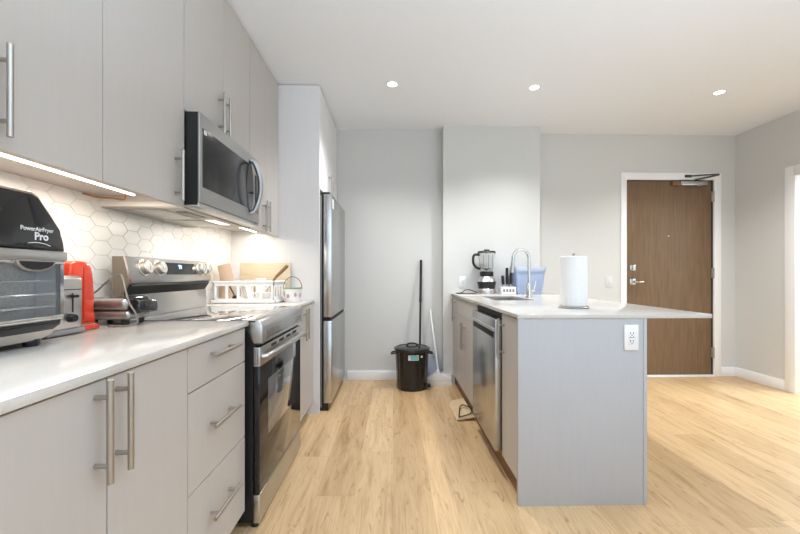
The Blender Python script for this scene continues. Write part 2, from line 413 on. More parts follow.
obj('peephole', B().cyl((3.017, YD+0.014, 1.535), (3.017, YD+0.006, 1.535), 0.009), 'nickel', door)
cl = obj('door_closer', B().box(3.125, 3.42, YD-0.042, YD+0.012, 2.082, 2.127, 0.004), 'steel', door)
obj('mounting_cap', B().box(3.045, 3.125, YD-0.03, YD+0.012, 2.084, 2.126, 0.003), 'wood_handle', cl)
obj('closer_arm', B().cyl((3.30, YD-0.02, 2.07), (3.30, YD-0.02, 2.15), 0.012).tube([(3.30, YD-0.02, 2.148), (3.45, YD-0.15, 2.170)], 0.009).tube([(3.45, YD-0.15, 2.176), (3.25, YD-0.03, 2.186), (3.19, YD-0.018, 2.186)], 0.008), 'steel_grey', cl)
obj('shoe_bracket', B().box(3.18, 3.25, YD-0.024, YD-0.014, 2.172, 2.20, 0.002), 'black', cl)

# ------------------------------------------------------------------ cabinetry helpers
def bar_handle(parent, x, y, z, length, axis, n, name='handle', r=0.0066, so=0.033):
    """bar pull centred at (x,y,z) on the door face at x; n = outward normal sign along X; axis 'y' or 'z'"""
    h = length/2; k = h*0.66; xo = x+n*so
    if axis == 'z':
        b = B().cyl((xo, y, z-h), (xo, y, z+h), r, 12)
        for q in (-k, k): b.cyl((x, y, z+q), (xo, y, z+q), r*0.8, 10)
    else:
        b = B().cyl((xo, y-h, z), (xo, y+h, z), r, 12)
        for q in (-k, k): b.cyl((x, y+q, z), (xo, y+q, z), r*0.8, 10)
    return obj(name, b, 'nickel', parent)
def front(parent, name, x, n, y0, y1, z0, z1, m='cab', th=0.019):
    g = 0.0021
    return obj(name, B().box(min(x, x-n*th), max(x, x-n*th), y0+g, y1-g, z0+g, z1-g, 0.0012, 1), m, parent)

# base cabinets, left run  (door faces at XF)
XF = -0.637; CT = 0.915; CB = 0.893
def base_carcass(t, y0, y1):
    obj('carcass', B().box(XT+0.001, XF-0.021, y0, y1, 0.10, CB-0.001), 'cab', t)
    obj('toe_kick', B().box(XF-0.075, XF-0.062, y0, y1, 0.0, 0.10), 'toe_dark', t)
t = thing('base_cabinet', 'light grey two-door base cabinet in the foreground under the left countertop, nearest the camera', 'cabinet', (-0.96, 0.88, 0))
base_carcass(t, 0.545, 1.212)
dr = front(t, 'door', XF, 1, 0.545, 0.876, 0.10, 0.890); bar_handle(dr, XF, 0.840, 0.782, 0.222, 'z', 1)
dr = front(t, 'door', XF, 1, 0.876, 1.213, 0.10, 0.890); bar_handle(dr, XF, 0.904, 0.782, 0.222, 'z', 1)
t = thing('drawer_cabinet', 'light grey base cabinet of three drawers between the two-door cabinet and the range', 'cabinet', (-0.96, 1.44, 0))
base_carcass(t, 1.213, 1.676)
for z0, z1, hz in ((0.745, 0.890, 0.842), (0.422, 0.745, 0.600), (0.10, 0.422, 0.285)):
    dr = front(t, 'drawer', XF, 1, 1.213, 1.676, z0, z1); bar_handle(dr, XF, 1.438, hz, 0.222, 'y', 1)
t = thing('base_cabinet', 'narrow light grey two-door base cabinet between the range and the fridge panel', 'cabinet', (-0.96, 2.78, 0))
base_carcass(t, 2.462, 3.098)
dr = front(t, 'door', XF, 1, 2.462, 2.755, 0.10, 0.890); bar_handle(dr, XF, 2.715, 0.76, 0.222, 'z', 1)
dr = front(t, 'door', XF, 1, 2.755, 3.098, 0.10, 0.890); bar_handle(dr, XF, 2.795, 0.76, 0.222, 'z', 1)
tag(obj('countertop', B().box(XT+0.001, XF+0.008, 0.53, 1.700, CB, CT, 0.002), 'quartz'), 'white speckled quartz countertop in the left foreground carrying the air fryer oven', 'countertop')
tag(obj('countertop', B().box(XT+0.001, XF+0.008, 2.460, 3.098, CB, CT, 0.002), 'quartz'), 'short white quartz countertop right of the range under the dish rack', 'countertop')

# upper cabinets, left run
XU = -0.915; UB = 1.41
def upper_carcass(t, y0, y1, zb, zt=H-0.006):
    obj('carcass', B().box(XT+0.001 if zb < 1.6 else XL+0.002, XU-0.021, y0, y1, zb, zt), 'cab', t)
t = thing('wall_cabinet', 'light grey two-door upper cabinet at the top left corner, above the air fryer oven', 'cabinet', (-1.1, 0.87, 1.41))
upper_carcass(t, 0.50, 1.24, 1.458)
dr = front(t, 'door', XU, 1, 0.50, 0.866, UB, H-0.008); bar_handle(dr, XU, 0.826, 1.543, 0.214, 'z', 1)
dr = front(t, 'door', XU, 1, 0.866, 1.24, UB, H-0.008); bar_handle(dr, XU, 0.911, 1.543, 0.214, 'z', 1)
t = thing('wall_cabinet', 'light grey single-door upper cabinet just left of the microwave', 'cabinet', (-1.1, 1.48, 1.41))
upper_carcass(t, 1.24, 1.712, 1.458)
dr = front(t, 'door', XU, 1, 1.24, 1.712, UB, H-0.008); bar_handle(dr, XU, 1.642, 1.535, 0.214, 'z', 1)
t = thing('wall_cabinet', 'light grey two-door upper cabinet directly above the microwave', 'cabinet', (-1.1, 2.09, 1.85))
upper_carcass(t, 1.714, 2.484, 1.850)
dr = front(t, 'door', XU, 1, 1.714, 2.10, 1.842, H-0.008); bar_handle(dr, XU, 2.045, 1.965, 0.214, 'z', 1)
dr = front(t, 'door', XU, 1, 2.10, 2.484, 1.842, H-0.008); bar_handle(dr, XU, 2.112, 1.965, 0.214, 'z', 1)
t = thing('wall_cabinet', 'light grey narrow two-door upper cabinet between the microwave and the fridge panel', 'cabinet', (-1.1, 2.79, 1.41))
upper_carcass(t, 2.486, 3.098, 1.458)
dr = front(t, 'door', XU, 1, 2.486, 2.80, UB, H-0.008); bar_handle(dr, XU, 2.735, 1.53, 0.214, 'z', 1)
dr = front(t, 'door', XU, 1, 2.80, 3.098, UB, H-0.008); bar_handle(dr, XU, 2.800, 1.53, 0.214, 'z', 1)
# tall panel beside the fridge, cabinet over it
t = thing('fridge_panel', 'tall pale grey panel reaching the ceiling, on the near side of the fridge', 'panel', (-0.94, 3.11, 0))
obj('gable', B().box(XL+0.002, -0.588, 3.10, 3.120, 0.0, 2.455), 'gable', t)
obj('filler_panel', B().box(XL+0.002, -0.592, 3.108, 3.120, 2.458, H-0.006), 'gable', t)
t = thing('wall_cabinet', 'white-looking two-door cabinet mounted above the refrigerator', 'cabinet', (-0.94, 3.6, 1.80))
obj('carcass', B().box(XL+0.002, -0.609, 3.122, 4.066, 1.812, H-0.006), 'cab', t)
dr = front(t, 'door', -0.588, 1, 3.122, 3.55, 1.805, H-0.008, 'gable'); bar_handle(dr, -0.588, 3.520, 1.93, 0.214, 'z', 1)
dr = front(t, 'door', -0.588, 1, 3.55, 4.066, 1.805, H-0.008, 'gable'); bar_handle(dr, -0.588, 3.580, 1.93, 0.214, 'z', 1)

# LED channels under the uppers
for y0, y1, lab, pw in ((0.52, 1.63, 'long glowing LED strip under the upper cabinets left of the microwave', 1.5), (2.52, 3.06, 'short glowing LED strip under the upper cabinet right of the microwave', 1.5)):
    t = thing('led_strip', lab, 'light', (-1.06, (y0+y1)/2, 1.45), 'under-cabinet LED strips')
    obj('channel', B().box(-1.087, -1.061, y0, y1, 1.450, 1.4575), 'nickel', t)
    obj('diffuser', B().box(-1.079, -1.069, y0+0.004, y1-0.004, 1.444, 1.450, 0.002), 'led', t)
    area('led_glow', (-1.074, (y0+y1)/2, 1.442), (0, 0, 0), 0.009, y1-y0, pw*(y1-y0)*(2.7 if y0 < 1 else 1.7), (1.0, 0.91, 0.77))
tag(obj('cable', B().tube(smooth_path([(-1.278, 1.62, 1.4525), (-1.25, 1.66, 1.445), (-1.21, 1.695, 1.448), (-1.16, 1.69, 1.441), (-1.13, 1.66, 1.4535)]), 0.0035, 8), 'copper'), 'thin orange wire looping under the cabinet beside the microwave', 'cable')

# ------------------------------------------------------------------ microwave
my0, my1 = 1.718, 2.470; XM = -0.85
t = thing('microwave', 'stainless over-the-range microwave with a bowed handle, hung above the range', 'microwave', (-1.07, 2.09, 1.415))
obj('body', B().box(XT+0.001, XU-0.003, my0+0.002, my1-0.002, 1.4175, 1.838), 'mw_side', t)
obj('front_casing', B().box(XU-0.003, XM-0.010, my0+0.001, my1-0.001, 1.425, 1.836), 'black', t)  # black front section; unlit look of the side put into the colour
dr = obj('door', B().box(XM-0.010, XM, my0, my1, 1.437, 1.836, 0.003), 'mw_steel', t)
obj('window', B().box(XM-0.002, XM+0.0015, 1.742, 2.285, 1.508, 1.772, 0.001), 'mw_glass', dr)
pts = []
for i in range(13):
    a = -1+2*i/12; pts.append((2.262-0.052*(1-a*a)+0.05, 1.640+0.165*a))
for i in range(13):
    a = 1-2*i/12; pts.append((2.262+0.052*(1-a*a)+0.055, 1.640+0.165*a))
obj('handle_arc', B().prism(pts, 0, XM-0.002, XM+0.0022), 'black_gloss', dr)  # flat black arc on the door behind the handle
hp = [(XM+0.0, 2.318, 1.480), (XM+0.022, 2.322, 1.492)]+[(XM+0.022+0.034*(1-a*a), 2.322+0.012*(1-a*a), 1.640+0.148*a) for a in [-0.9+0.15*i for i in range(13)]]+[(XM+0.022, 2.322, 1.788), (XM, 2.318, 1.800)]
obj('handle', B().tube(hp, 0.015, 12), 'mw_steel', dr)
obj('control_panel', B().box(XM-0.002, XM+0.0015, 2.395, 2.452, 1.498, 1.730, 0.001), 'black_gloss', dr)
obj('sticker', B().box(XM+0.0015, XM+0.0022, 1.752, 1.776, 1.748, 1.768), 'print_white', dr)
obj('bottom_lip', B().box(XU-0.01, XM-0.004, my0+0.002, my1-0.002, 1.4175, 1.4365, 0.003), 'steel', t)
obj('underside', B().box(XT+0.004, XU-0.012, my0+0.01, my1-0.01, 1.4135, 1.4175), 'mw_under', t)
for y0 in (1.775, 2.13):
    obj('grease_filter', B().box(-1.20, -1.04, y0, y0+0.29, 1.4105, 1.4137, 0.001), 'filter', t)
obj('lamp_cover', B().box(-1.02, -0.97, 1.84, 2.02, 1.4105, 1.4137), 'black', t)
obj('lamp_cover', B().box(-1.02, -0.97, 2.12, 2.32, 1.4105, 1.4137), 'lamp_dim', t)
area('cooktop_fill', (-0.995, 2.22, 1.408), (0, 0, 0), 0.05, 0.2, 2.2, (1.0, 0.93, 0.82))  # added fill under the microwave, brightens the backsplash and cooktop

# ------------------------------------------------------------------ range
ry0, ry1 = 1.704, 2.456
t = thing('range', 'stainless electric range with a glass oven door, set between the grey base cabinets', 'stove', (-0.93, 2.08, 0))
obj('body', B().box(-1.220, -0.613, ry0+0.002, ry1-0.002, 0.03, 0.905), 'black', t)
obj('cooktop', B().box(-1.17, -0.600, ry0-0.0, ry1, 0.905, 0.9185, 0.003), 'glass_window', t)
pr = [(-0.66, 0.919), (-0.606, 0.919), (-0.588, 0.914), (-0.577, 0.902), (-0.572, 0.888), (-0.572, 0.815), (-0.61, 0.815), (-0.66, 0.90)]
fp = obj('front_trim', B().prism([(x, z) for x, z in pr], 1, ry0, ry1, 0.002), 'steel', t)
obj('trim_inset', B().box(-0.5725, -0.5712, ry0+0.05, ry1-0.03, 0.828, 0.868, 0.0005), 'steel_dark', fp)
obj('vent_gap', B().box(-0.612, -0.603, ry0+0.004, ry1-0.004, 0.797, 0.815), 'black_matte', t)
od = obj('oven_door', B().box(-0.612, -0.585, ry0+0.004, ry1-0.004, 0.156, 0.797, 0.003), 'black_gloss', t)
obj('door_cap', B().box(-0.6125, -0.5825, ry0+0.002, ry1-0.002, 0.713, 0.7975, 0.002), 'steel', od)
obj('end_grille', B().box(-0.607, -0.601, ry0+0.0012, ry0+0.0022, 0.722, 0.789).box(-0.597, -0.591, ry0+0.0012, ry0+0.0022, 0.722, 0.789), 'grey_plastic', od)
for k in range(4): obj('vent_slot', B().box(-0.5828, -0.5815, 1.86+k*0.13, 1.94+k*0.13, 0.773, 0.786), 'black_matte', od)
hp = [(-0.583, 1.735, 0.752), (-0.562, 1.738, 0.754)]+[(-0.548-0.006*a*a, 2.08+0.33*a, 0.757) for a in [-1+0.2*i for i in range(11)]]+[(-0.562, 2.422, 0.754), (-0.583, 2.425, 0.752)]
obj('handle', B().tube(hp, 0.013, 12), 'steel', od)
obj('window', B().box(-0.586, -0.5842, 1.822, 2.330, 0.372, 0.630, 0.0008), 'glass_window', od)
dw = obj('storage_drawer', B().box(-0.613, -0.585, ry0+0.003, ry1-0.003, 0.024, 0.148, 0.003), 'steel', t)
for y in (ry0+0.03, ry1-0.03): obj('foot', B().cyl((-0.615, y, 0.0), (-0.615, y, 0.03), 0.016), 'black', t)
prof = [(-1.220, 0.9187), (-1.220, 1.198), (-1.176, 1.198), (-1.168, 1.194), (-1.142, 1.094), (-1.146, 1.084), (-1.176, 1.034), (-1.170, 0.9187)]
bg = obj('backguard', B().prism(prof, 1, ry0+0.003, ry1-0.003, 0.002), 'steel', t)
obj('end_cap', B().prism([(-1.2195, 0.92), (-1.2195, 1.197), (-1.174, 1.197), (-1.145, 1.088), (-1.177, 1.034), (-1.172, 0.92)], 1, ry0+0.0005, ry0+0.0031), 'side_steel', bg)
obj('vent_recess', B().prism([(-1.148, 1.078), (-1.177, 1.030), (-1.172, 1.026), (-1.143, 1.066)], 1, ry0+0.012, ry1-0.03), 'black_matte', bg)
obj('trim_edge', B().prism([(-1.172, 1.1985), (-1.163, 1.194), (-1.137, 1.094), (-1.142, 1.081), (-1.150, 1.081), (-1.147, 1.093)], 1, ry0+0.000, ry0+0.0035), 'chrome', bg)
nrm = Vector((0.100, 0, 0.026)).normalized()
def on_face(y, z, out=0.0):
    f = (1.194-z)/0.100
    return Vector((-1.168+0.026*f, y, z))+nrm*out
for y in (1.812, 1.925, 2.335, 2.408):
    c0 = on_face(y, 1.147)
    kn = obj('knob', B().tube([c0+nrm*0.001, c0+nrm*0.006, c0+nrm*0.007, c0+nrm*0.028, c0+nrm*0.031], [0.038, 0.038, 0.033, 0.031, 0.028], 24), 'knob_steel', bg)
    obj('grip', B().tube([c0+nrm*0.024+Vector((0.006, 0, -0.022)), c0+nrm*0.034, c0+nrm*0.024+Vector((-0.006, 0, 0.022))], 0.005, 8), 'steel', kn)
q = [on_face(0, 1.178, 0.0012), on_face(0, 1.117, 0.0012)]
dp = obj('display', B().prism([(q[0].x, q[0].z), (q[1].x, q[1].z), (q[1].x-0.004, q[1].z), (q[0].x-0.004, q[0].z)], 1, 1.985, 2.285), 'black_gloss', bg)
c0 = on_face(2.125, 1.156, 0.0020); up = Vector((-0.0252, 0, 0.0968)).normalized()
R4 = Matrix(((0, up.x, nrm.x, c0.x), (1, 0, 0, c0.y), (0, up.z, nrm.z, c0.z), (0, 0, 0, 1)))
obj('clock_digits', B().text('79', 0.030, R4, 0.0003, 0.0006), 'digits', dp)

# ------------------------------------------------------------------ refrigerator
fy0, fy1 = 3.160, 4.020; XB = -0.588
t = thing('refrigerator', 'tall stainless bottom-freezer refrigerator behind the pale grey panel', 'refrigerator', (-0.9, 3.6, 0))
obj('body', B().box(XL+0.03, -0.582, fy0, fy1, 0.03, 1.765, 0.004), 'grey_plastic', t)
obj('gasket', B().box(-0.582, -0.572, fy0+0.006, fy1-0.006, 0.06, 1.765), 'black_matte', t)
ud = obj('upper_door', B().box(-0.572, -0.500, fy0, fy1, 0.765, 1.775, 0.008), 'steel_dark', t)
obj('sticker', B().box(-0.5005, -0.4992, 3.20, 3.26, 1.665, 1.745), 'print_white', ud)
ld = obj('freezer_door', B().box(-0.572, -0.500, fy0, fy1, 0.062, 0.738, 0.008), 'steel_dark', t)
obj('handle_groove', B().box(-0.56, -0.510, fy0+0.01, fy1-0.01, 0.737, 0.766), 'black_matte', t)
obj('hinge_cap', B().box(-0.582, -0.52, fy0+0.012, fy0+0.10, 1.775, 1.793, 0.005), 'black', t)
obj('kick_plate', B().box(-0.60, -0.53, fy0+0.01, fy1-0.01, 0.0, 0.060), 'black', t)

# ------------------------------------------------------------------ peninsula
XP = 0.612; PX1 = 1.208
PB = 0.905; PT = 0.925
tag(obj('end_panel', B().box(0.603, 1.214, 1.838, 1.858, 0, PB, 0.001), 'panel'), 'pale grey panel closing the near end of the peninsula, with the outlet on it', 'panel')
tag(obj('back_panel', B().box(1.216, 1.234, 1.838, 3.928, 0, PB, 0.001), 'panel'), 'pale grey panel along the seating side of the peninsula under the overhang', 'panel')
def pen_carcass(t, y0, y1):
    obj('carcass', B().box(XP+0.021, 0.655, y0, y1, 0.10, PB-0.001).box(PX1-0.015, PX1, y0, y1, 0.10, PB-0.001).box(0.655, PX1-0.015, y0, y1, 0.10, 0.116)
        .box(0.655, PX1-0.015, y0, y0+0.016, 0.116, PB-0.001).box(0.655, PX1-0.015, y1-0.016, y1, 0.116, PB-0.001), 'cab', t)
    obj('toe_kick', B().box(XP+0.022, XP+0.034, y0, y1, 0.0, 0.10), 'toe_wood', t)
t = thing('base_cabinet', 'narrow one-door peninsula cabinet between the end panel and the dishwasher', 'cabinet', (0.9, 2.0, 0))
pen_carcass(t, 1.860, 2.150)
dr = front(t, 'door', XP, -1, 1.860, 2.150, 0.10, 0.899); bar_handle(dr, XP, 2.100, 0.765, 0.222, 'z', -1)
t = thing('sink_cabinet', 'two-door peninsula cabinet under the sink, beyond the dishwasher', 'cabinet', (0.9, 3.25, 0))
pen_carcass(t, 2.785, 3.700)
front(t, 'false_drawer', XP, -1, 2.785, 3.700, 0.745, 0.899)
dr = front(t, 'door', XP, -1, 2.785, 3.243, 0.10, 0.745); bar_handle(dr, XP, 3.213, 0.595, 0.222, 'z', -1)
dr = front(t, 'door', XP, -1, 3.243, 3.700, 0.10, 0.745); bar_handle(dr, XP, 3.273, 0.595, 0.222, 'z', -1)
t = thing('base_cabinet', 'slim pull-out peninsula cabinet at the far end against the wall', 'cabinet', (0.9, 3.81, 0))
pen_carcass(t, 3.702, 3.915)
dr = front(t, 'door', XP, -1, 3.702, 3.915, 0.10, 0.899); bar_handle(dr, XP, 3.735, 0.772, 0.222, 'z', -1)
# dishwasher
t = thing('dishwasher', 'stainless dishwasher built into the aisle side of the peninsula', 'dishwasher', (0.9, 2.46, 0))
obj('tub', B().box(0.635, 1.19, 2.160, 2.775, 0.10, 0.862), 'grey_plastic', t)
obj('top_gap', B().box(0.618, 0.66, 2.156, 2.779, 0.866, 0.900), 'black_matte', t)
dd = obj('door', B().box(0.577, 0.634, 2.162, 2.772, 0.118, 0.862, 0.004), 'steel_dark', t)
obj('pocket_handle', B().box(0.5755, 0.580, 2.195, 2.740, 0.752, 0.792, 0.002), 'black_matte', dd)
obj('handle_lip', B().box(0.566, 0.580, 2.180, 2.755, 0.792, 0.812, 0.004), 'steel', dd)
obj('control_strip', B().box(0.583, 0.632, 2.18, 2.755, 0.8615, 0.8645), 'black_gloss', dd)
obj('toe_kick', B().box(XP+0.022, XP+0.034, 2.152, 2.783, 0.0, 0.10), 'toe_wood', t)
# countertop with sink cut-out
sx0, sx1, sy0, sy1 = 0.765, 1.060, 2.830, 3.450
tag(obj('countertop', B().box(0.598, 1.555, 1.834, sy0, PB, PT, 0.002).box(0.598, 1.555, sy1, 3.928, PB, PT, 0.002).box(0.598, sx0, sy0-0.001, sy1+0.001, PB, PT).box(sx1, 1.555, sy0-0.001, sy1+0.001, PB, PT), 'quartz'),
    'white quartz peninsula countertop with an undermount sink and a seating overhang', 'countertop')
t = thing('sink', 'stainless undermount sink set into the peninsula countertop', 'sink', (0.91, 3.14, 0.70))
e = 0.012
obj('basin', B().box(sx0-e, sx1+e, sy0-e, sy1+e, 0.700, 0.706).box(sx0-e, sx0-e+0.004, sy0-e, sy1+e, 0.706, 0.9042).box(sx1+e-0.004, sx1+e, sy0-e, sy1+e, 0.706, 0.9042)
    .box(sx0-e, sx1+e, sy0-e, sy0-e+0.004, 0.706, 0.9042).box(sx0-e, sx1+e, sy1+e-0.004, sy1+e, 0.706, 0.9042), 'steel', t)
obj('drain', B().lathe([(0.042, 0.706), (0.042, 0.709), (0.03, 0.710), (0.0, 0.708)], (0.91, 3.15, 0), 24), 'chrome', t)
# faucet
fx, fy = 1.116, 3.130
t = thing('faucet', 'tall chrome gooseneck faucet standing beside the sink', 'faucet', (fx, fy, PT))
obj('base', B().lathe([(0.028, 0), (0.028, 0.006), (0.022, 0.012), (0.021, 0.10), (0.018, 0.115), (0.013, 0.12)], (fx, fy, PT), 24), 'chrome', t)
arc = [(fx, fy, PT+0.10), (fx, fy, 1.24)]+[(fx-0.066+0.066*math.cos(a), fy, 1.247+0.072*math.sin(a)) for a in [PI*i/14 for i in range(15)]]+[(fx-0.135, fy, 1.21)]
obj('neck', B().tube(arc, 0.0125, 14), 'chrome', t)
obj('spray_head', B().tube([(fx-0.135, fy, 1.215), (fx-0.137, fy, 1.165), (fx-0.138, fy, 1.13)], [0.015, 0.017, 0.016], 14), 'steel', t)
obj('lever', B().cyl((fx+0.01, fy, 0.985), (fx+0.045, fy, 0.985), 0.012).tube([(fx+0.04, fy, 0.985), (fx+0.052, fy-0.01, 1.06)], 0.006), 'chrome', t)

# ------------------------------------------------------------------ wall fittings
def outlet_plate(name, label, cat, c, kind, w2=0.036, h2=0.06):
    x, y, z = c
    t = thing(name, label, cat, (x, y, z))
    p = obj('plate', B().box(x-w2, x+w2, y-0.006, y-0.0002, z-h2, z+h2, 0.002), 'white_plastic' if h2 > 0.06 else 'plate_white', t)
    if kind == 'outlet':
        f = obj('receptacle', B().box(x-0.017, x+0.017, y-0.0085, y-0.006, z-0.034, z+0.034, 0.001), 'white_plastic', t)
        b = B()
        for zz in (z+0.022, z-0.016):
            b.box(x-0.008, x-0.005, y-0.0092, y-0.0084, zz-0.005, zz+0.005).box(x+0.005, x+0.008, y-0.0092, y-0.0084, zz-0.005, zz+0.005).box(x-0.0025, x+0.0025, y-0.0092, y-0.0084, zz-0.012, zz-0.008)
        b.box(x-0.011, x-0.003, y-0.0092, y-0.0084, z+0.000, z+0.005).box(x+0.003, x+0.011, y-0.0092, y-0.0084, z+0.000, z+0.005)
        obj('slot', b, 'black', f)
    else:
        obj('rocker', B().box(x-0.016, x+0.016, y-0.010, y-0.006, z-0.032, z+0.032, 0.002), 'plate_white', t)
outlet_plate('outlet', 'white duplex outlet with charging ports on the pale peninsula end panel', 'outlet', (1.154, 1.838, 0.812), 'outlet', 0.035, 0.062)
outlet_plate('outlet', 'white outlet on the wall above the far end of the peninsula, left of the blender', 'outlet', (0.712, 3.930, 1.035), 'outlet')
outlet_plate('light_switch', 'white light switch on the wall left of the entry door', 'switch', (2.353, YD, 1.035), 'switch')

# recessed ceiling lights
for k, (x, y, lab) in enumerate(((-0.005, 3.075, 'leftmost small recessed ceiling light, in front of the alcove'), (1.148, 3.10, 'middle small recessed ceiling light, above the peninsula'), (2.722, 3.14, 'rightmost small recessed ceiling light, before the entry door'))):
    t = thing('ceiling_light', lab, 'light', (x, y, H), 'recessed ceiling lights')
    obj('trim_ring', B().lathe([(0.036, -0.001), (0.050, -0.001), (0.050, -0.004), (0.036, -0.006)], (x, y, H), 32, closed=False), 'white_plastic', t)
    obj('diffuser', B().lathe([(0.0, -0.005), (0.038, -0.005), (0.038, -0.001), (0.0, -0.001)], (x, y, H), 24), 'lamp', t)
    l = bpy.data.lights.new('downlight', 'SPOT'); l.energy = 80; l.spot_size = math.radians(128); l.spot_blend = 0.85; l.shadow_soft_size = 0.05; l.color = (0.96, 0.97, 0.97)
    lo = bpy.data.objects.new('downlight', l); COL.objects.link(lo); lo.location = (x, y, H-0.02)
# fill spots added overhead near and behind the camera, without any fixture
for x in (0.3, 1.4, 2.7):
    for y in (0.55, -1.7):
        l = bpy.data.lights.new('downlight', 'SPOT'); l.energy = 8; l.spot_size = math.radians(150); l.spot_blend = 0.9; l.shadow_soft_size = 0.08; l.color = (0.96, 0.97, 0.97)
        lo = bpy.data.objects.new('downlight', l); COL.objects.link(lo); lo.location = (x, y, H-0.02)
area('hallway_daylight', (4.7, 2.9, 2.55), (0, 0, 0), 1.2, 1.4, 70, (0.80, 0.93, 1.0))

# ------------------------------------------------------------------ air fryer oven
XA = -1.0; AB = -1.275
t = thing('air_fryer_oven', 'large black and silver air fryer oven with a glass door at the left edge', 'air fryer', (-1.14, 1.02, CT))
Y0 = 0.845
out = [(Y0+0.06, 0.932), (1.135, 0.932), (1.174, 0.944), (1.200, 0.968), (1.207, 0.995), (1.209, 1.160), (1.205, 1.212), (1.193, 1.254), (1.120, 1.340), (1.100, 1.349), (Y0+0.107, 1.349), (Y0+0.087, 1.340), (Y0+0.014, 1.254), (Y0+0.002, 1.212), (Y0-0.002, 1.16), (Y0, 0.995), (Y0+0.007, 0.968), (Y0+0.03, 0.944)]
obj('housing', B().prism(out, 0, AB, XA-0.075, 0.006), 'grey_plastic', t)
yc, zc = (Y0+1.206)/2, 1.13
# front ring around the chamber
ring = B().use(0)
ring.prism([(Y0-0.002, 1.150), (1.209, 1.150), (1.209, 1.160), (1.205, 1.212), (1.193, 1.254), (1.120, 1.340), (1.100, 1.349), (Y0+0.107, 1.349), (Y0+0.087, 1.340), (Y0+0.014, 1.254), (Y0+0.002, 1.212), (Y0-0.002, 1.16)], 0, XA-0.075, XA-0.006, 0.003)
ring.prism([(Y0+0.06, 0.932), (1.135, 0.932), (1.172, 0.944), (1.197, 0.968), (1.203, 0.985), (Y0+0.003, 0.985), (Y0+0.009, 0.968), (Y0+0.03, 0.944)], 0, XA-0.075, XA-0.012, 0.003)
ring.box(XA-0.075, XA-0.012, Y0+0.002, Y0+0.025, 0.985, 1.150).box(XA-0.075, XA-0.012, 1.180, 1.205, 0.985, 1.150)
obj('front_ring', ring, 'steel_warm', t)
cp = [(Y0+0.006, 1.185), (1.200, 1.185), (1.197, 1.212), (1.185, 1.251), (1.115, 1.334), (1.097, 1.342), (Y0+0.110, 1.342), (Y0+0.092, 1.334), (Y0+0.022, 1.251), (Y0+0.010, 1.212)]
pnl = obj('control_panel', B().prism([(a, max(b_, 1.188)) for a, b_ in cp], 0, XA-0.013, XA, 0.004), 'black_gloss', t)
obj('lettering', B().text('PowerAirFryer', 0.0165, face_px(XA+0.0006, 1.110, 1.2455), 0.0003, 0.0003).text('Pro', 0.030, face_px(XA+0.0006, 1.122, 1.2255), 0.0003, 0.0009)
    .tube(smooth_path([(XA+0.0004, 1.082, 1.2055), (XA+0.0004, 1.105, 1.2085), (XA+0.0004, 1.13, 1.2065), (XA+0.0004, 1.150, 1.2010)], 6), 0.0012, 6), 'print_white', pnl)
obj('trim_band', B().box(XA-0.014, XA+0.004, Y0+0.002, 1.207, 1.158, 1.187, 0.004), 'steel', t)
gd = obj('door', B().box(XA-0.014, XA-0.004, Y0+0.006, 1.202, 0.985, 0.998, 0.002).box(XA-0.014, XA-0.004, Y0+0.006, 1.202, 1.148, 1.159, 0.002).box(XA-0.014, XA-0.004, Y0+0.006, Y0+0.02, 0.998, 1.148).box(XA-0.014, XA-0.004, 1.190, 1.202, 0.998, 1.148), 'chrome', t)
obj('glass', B().box(XA-0.012, XA-0.007, Y0+0.02, 1.190, 0.998, 1.148), 'clear_glass', gd)
hpts = [(1.043, 1.1585), (1.168, 1.1585), (1.160, 1.144), (1.140, 1.132), (1.115, 1.127), (1.09, 1.127), (1.068, 1.132), (1.050, 1.144)]
hc_ = obj('handle_cup', B().prism(hpts, 0, XA-0.006, XA+0.004, 0.002), 'steel_warm', gd)
obj('grip_hollow', B().prism([(1.052, 1.155), (1.160, 1.155), (1.153, 1.145), (1.138, 1.137), (1.115, 1.132), (1.09, 1.132), (1.071, 1.137), (1.058, 1.145)], 0, XA+0.002, XA+0.0048), 'black', hc_)
obj('lower_band', B().prism([(Y0+0.012, 0.983), (1.194, 0.983), (1.188, 0.968), (1.165, 0.957), (Y0+0.03, 0.957)], 0, XA-0.013, XA-0.004, 0.002), 'black_gloss', t)
obj('chamber_back', B().box(XA-0.0748, XA-0.072, Y0+0.03, 1.178, 0.99, 1.148), 'filter', t)
for z in (1.022, 1.060, 1.100):
    b = B()
    for xx in (XA-0.065, XA-0.045, XA-0.027): b.cyl((xx, Y0+0.03, z), (xx, 1.175, z), 0.0018, 6)
    for k in range(12): b.cyl((XA-0.067, Y0+0.045+k*0.0285, z), (XA-0.025, Y0+0.045+k*0.0285, z), 0.0013, 6)
    obj('wire_rack', b, 'chrome', t)
for x, y in ((XA-0.03, 1.123), (XA-0.03, Y0+0.08), (AB+0.04, 1.123), (AB+0.04, Y0+0.08)):
    obj('foot', B().lathe([(0.017, 0), (0.020, 0.010), (0.020, 0.020)], (x, y, CT), 16), 'black', t)

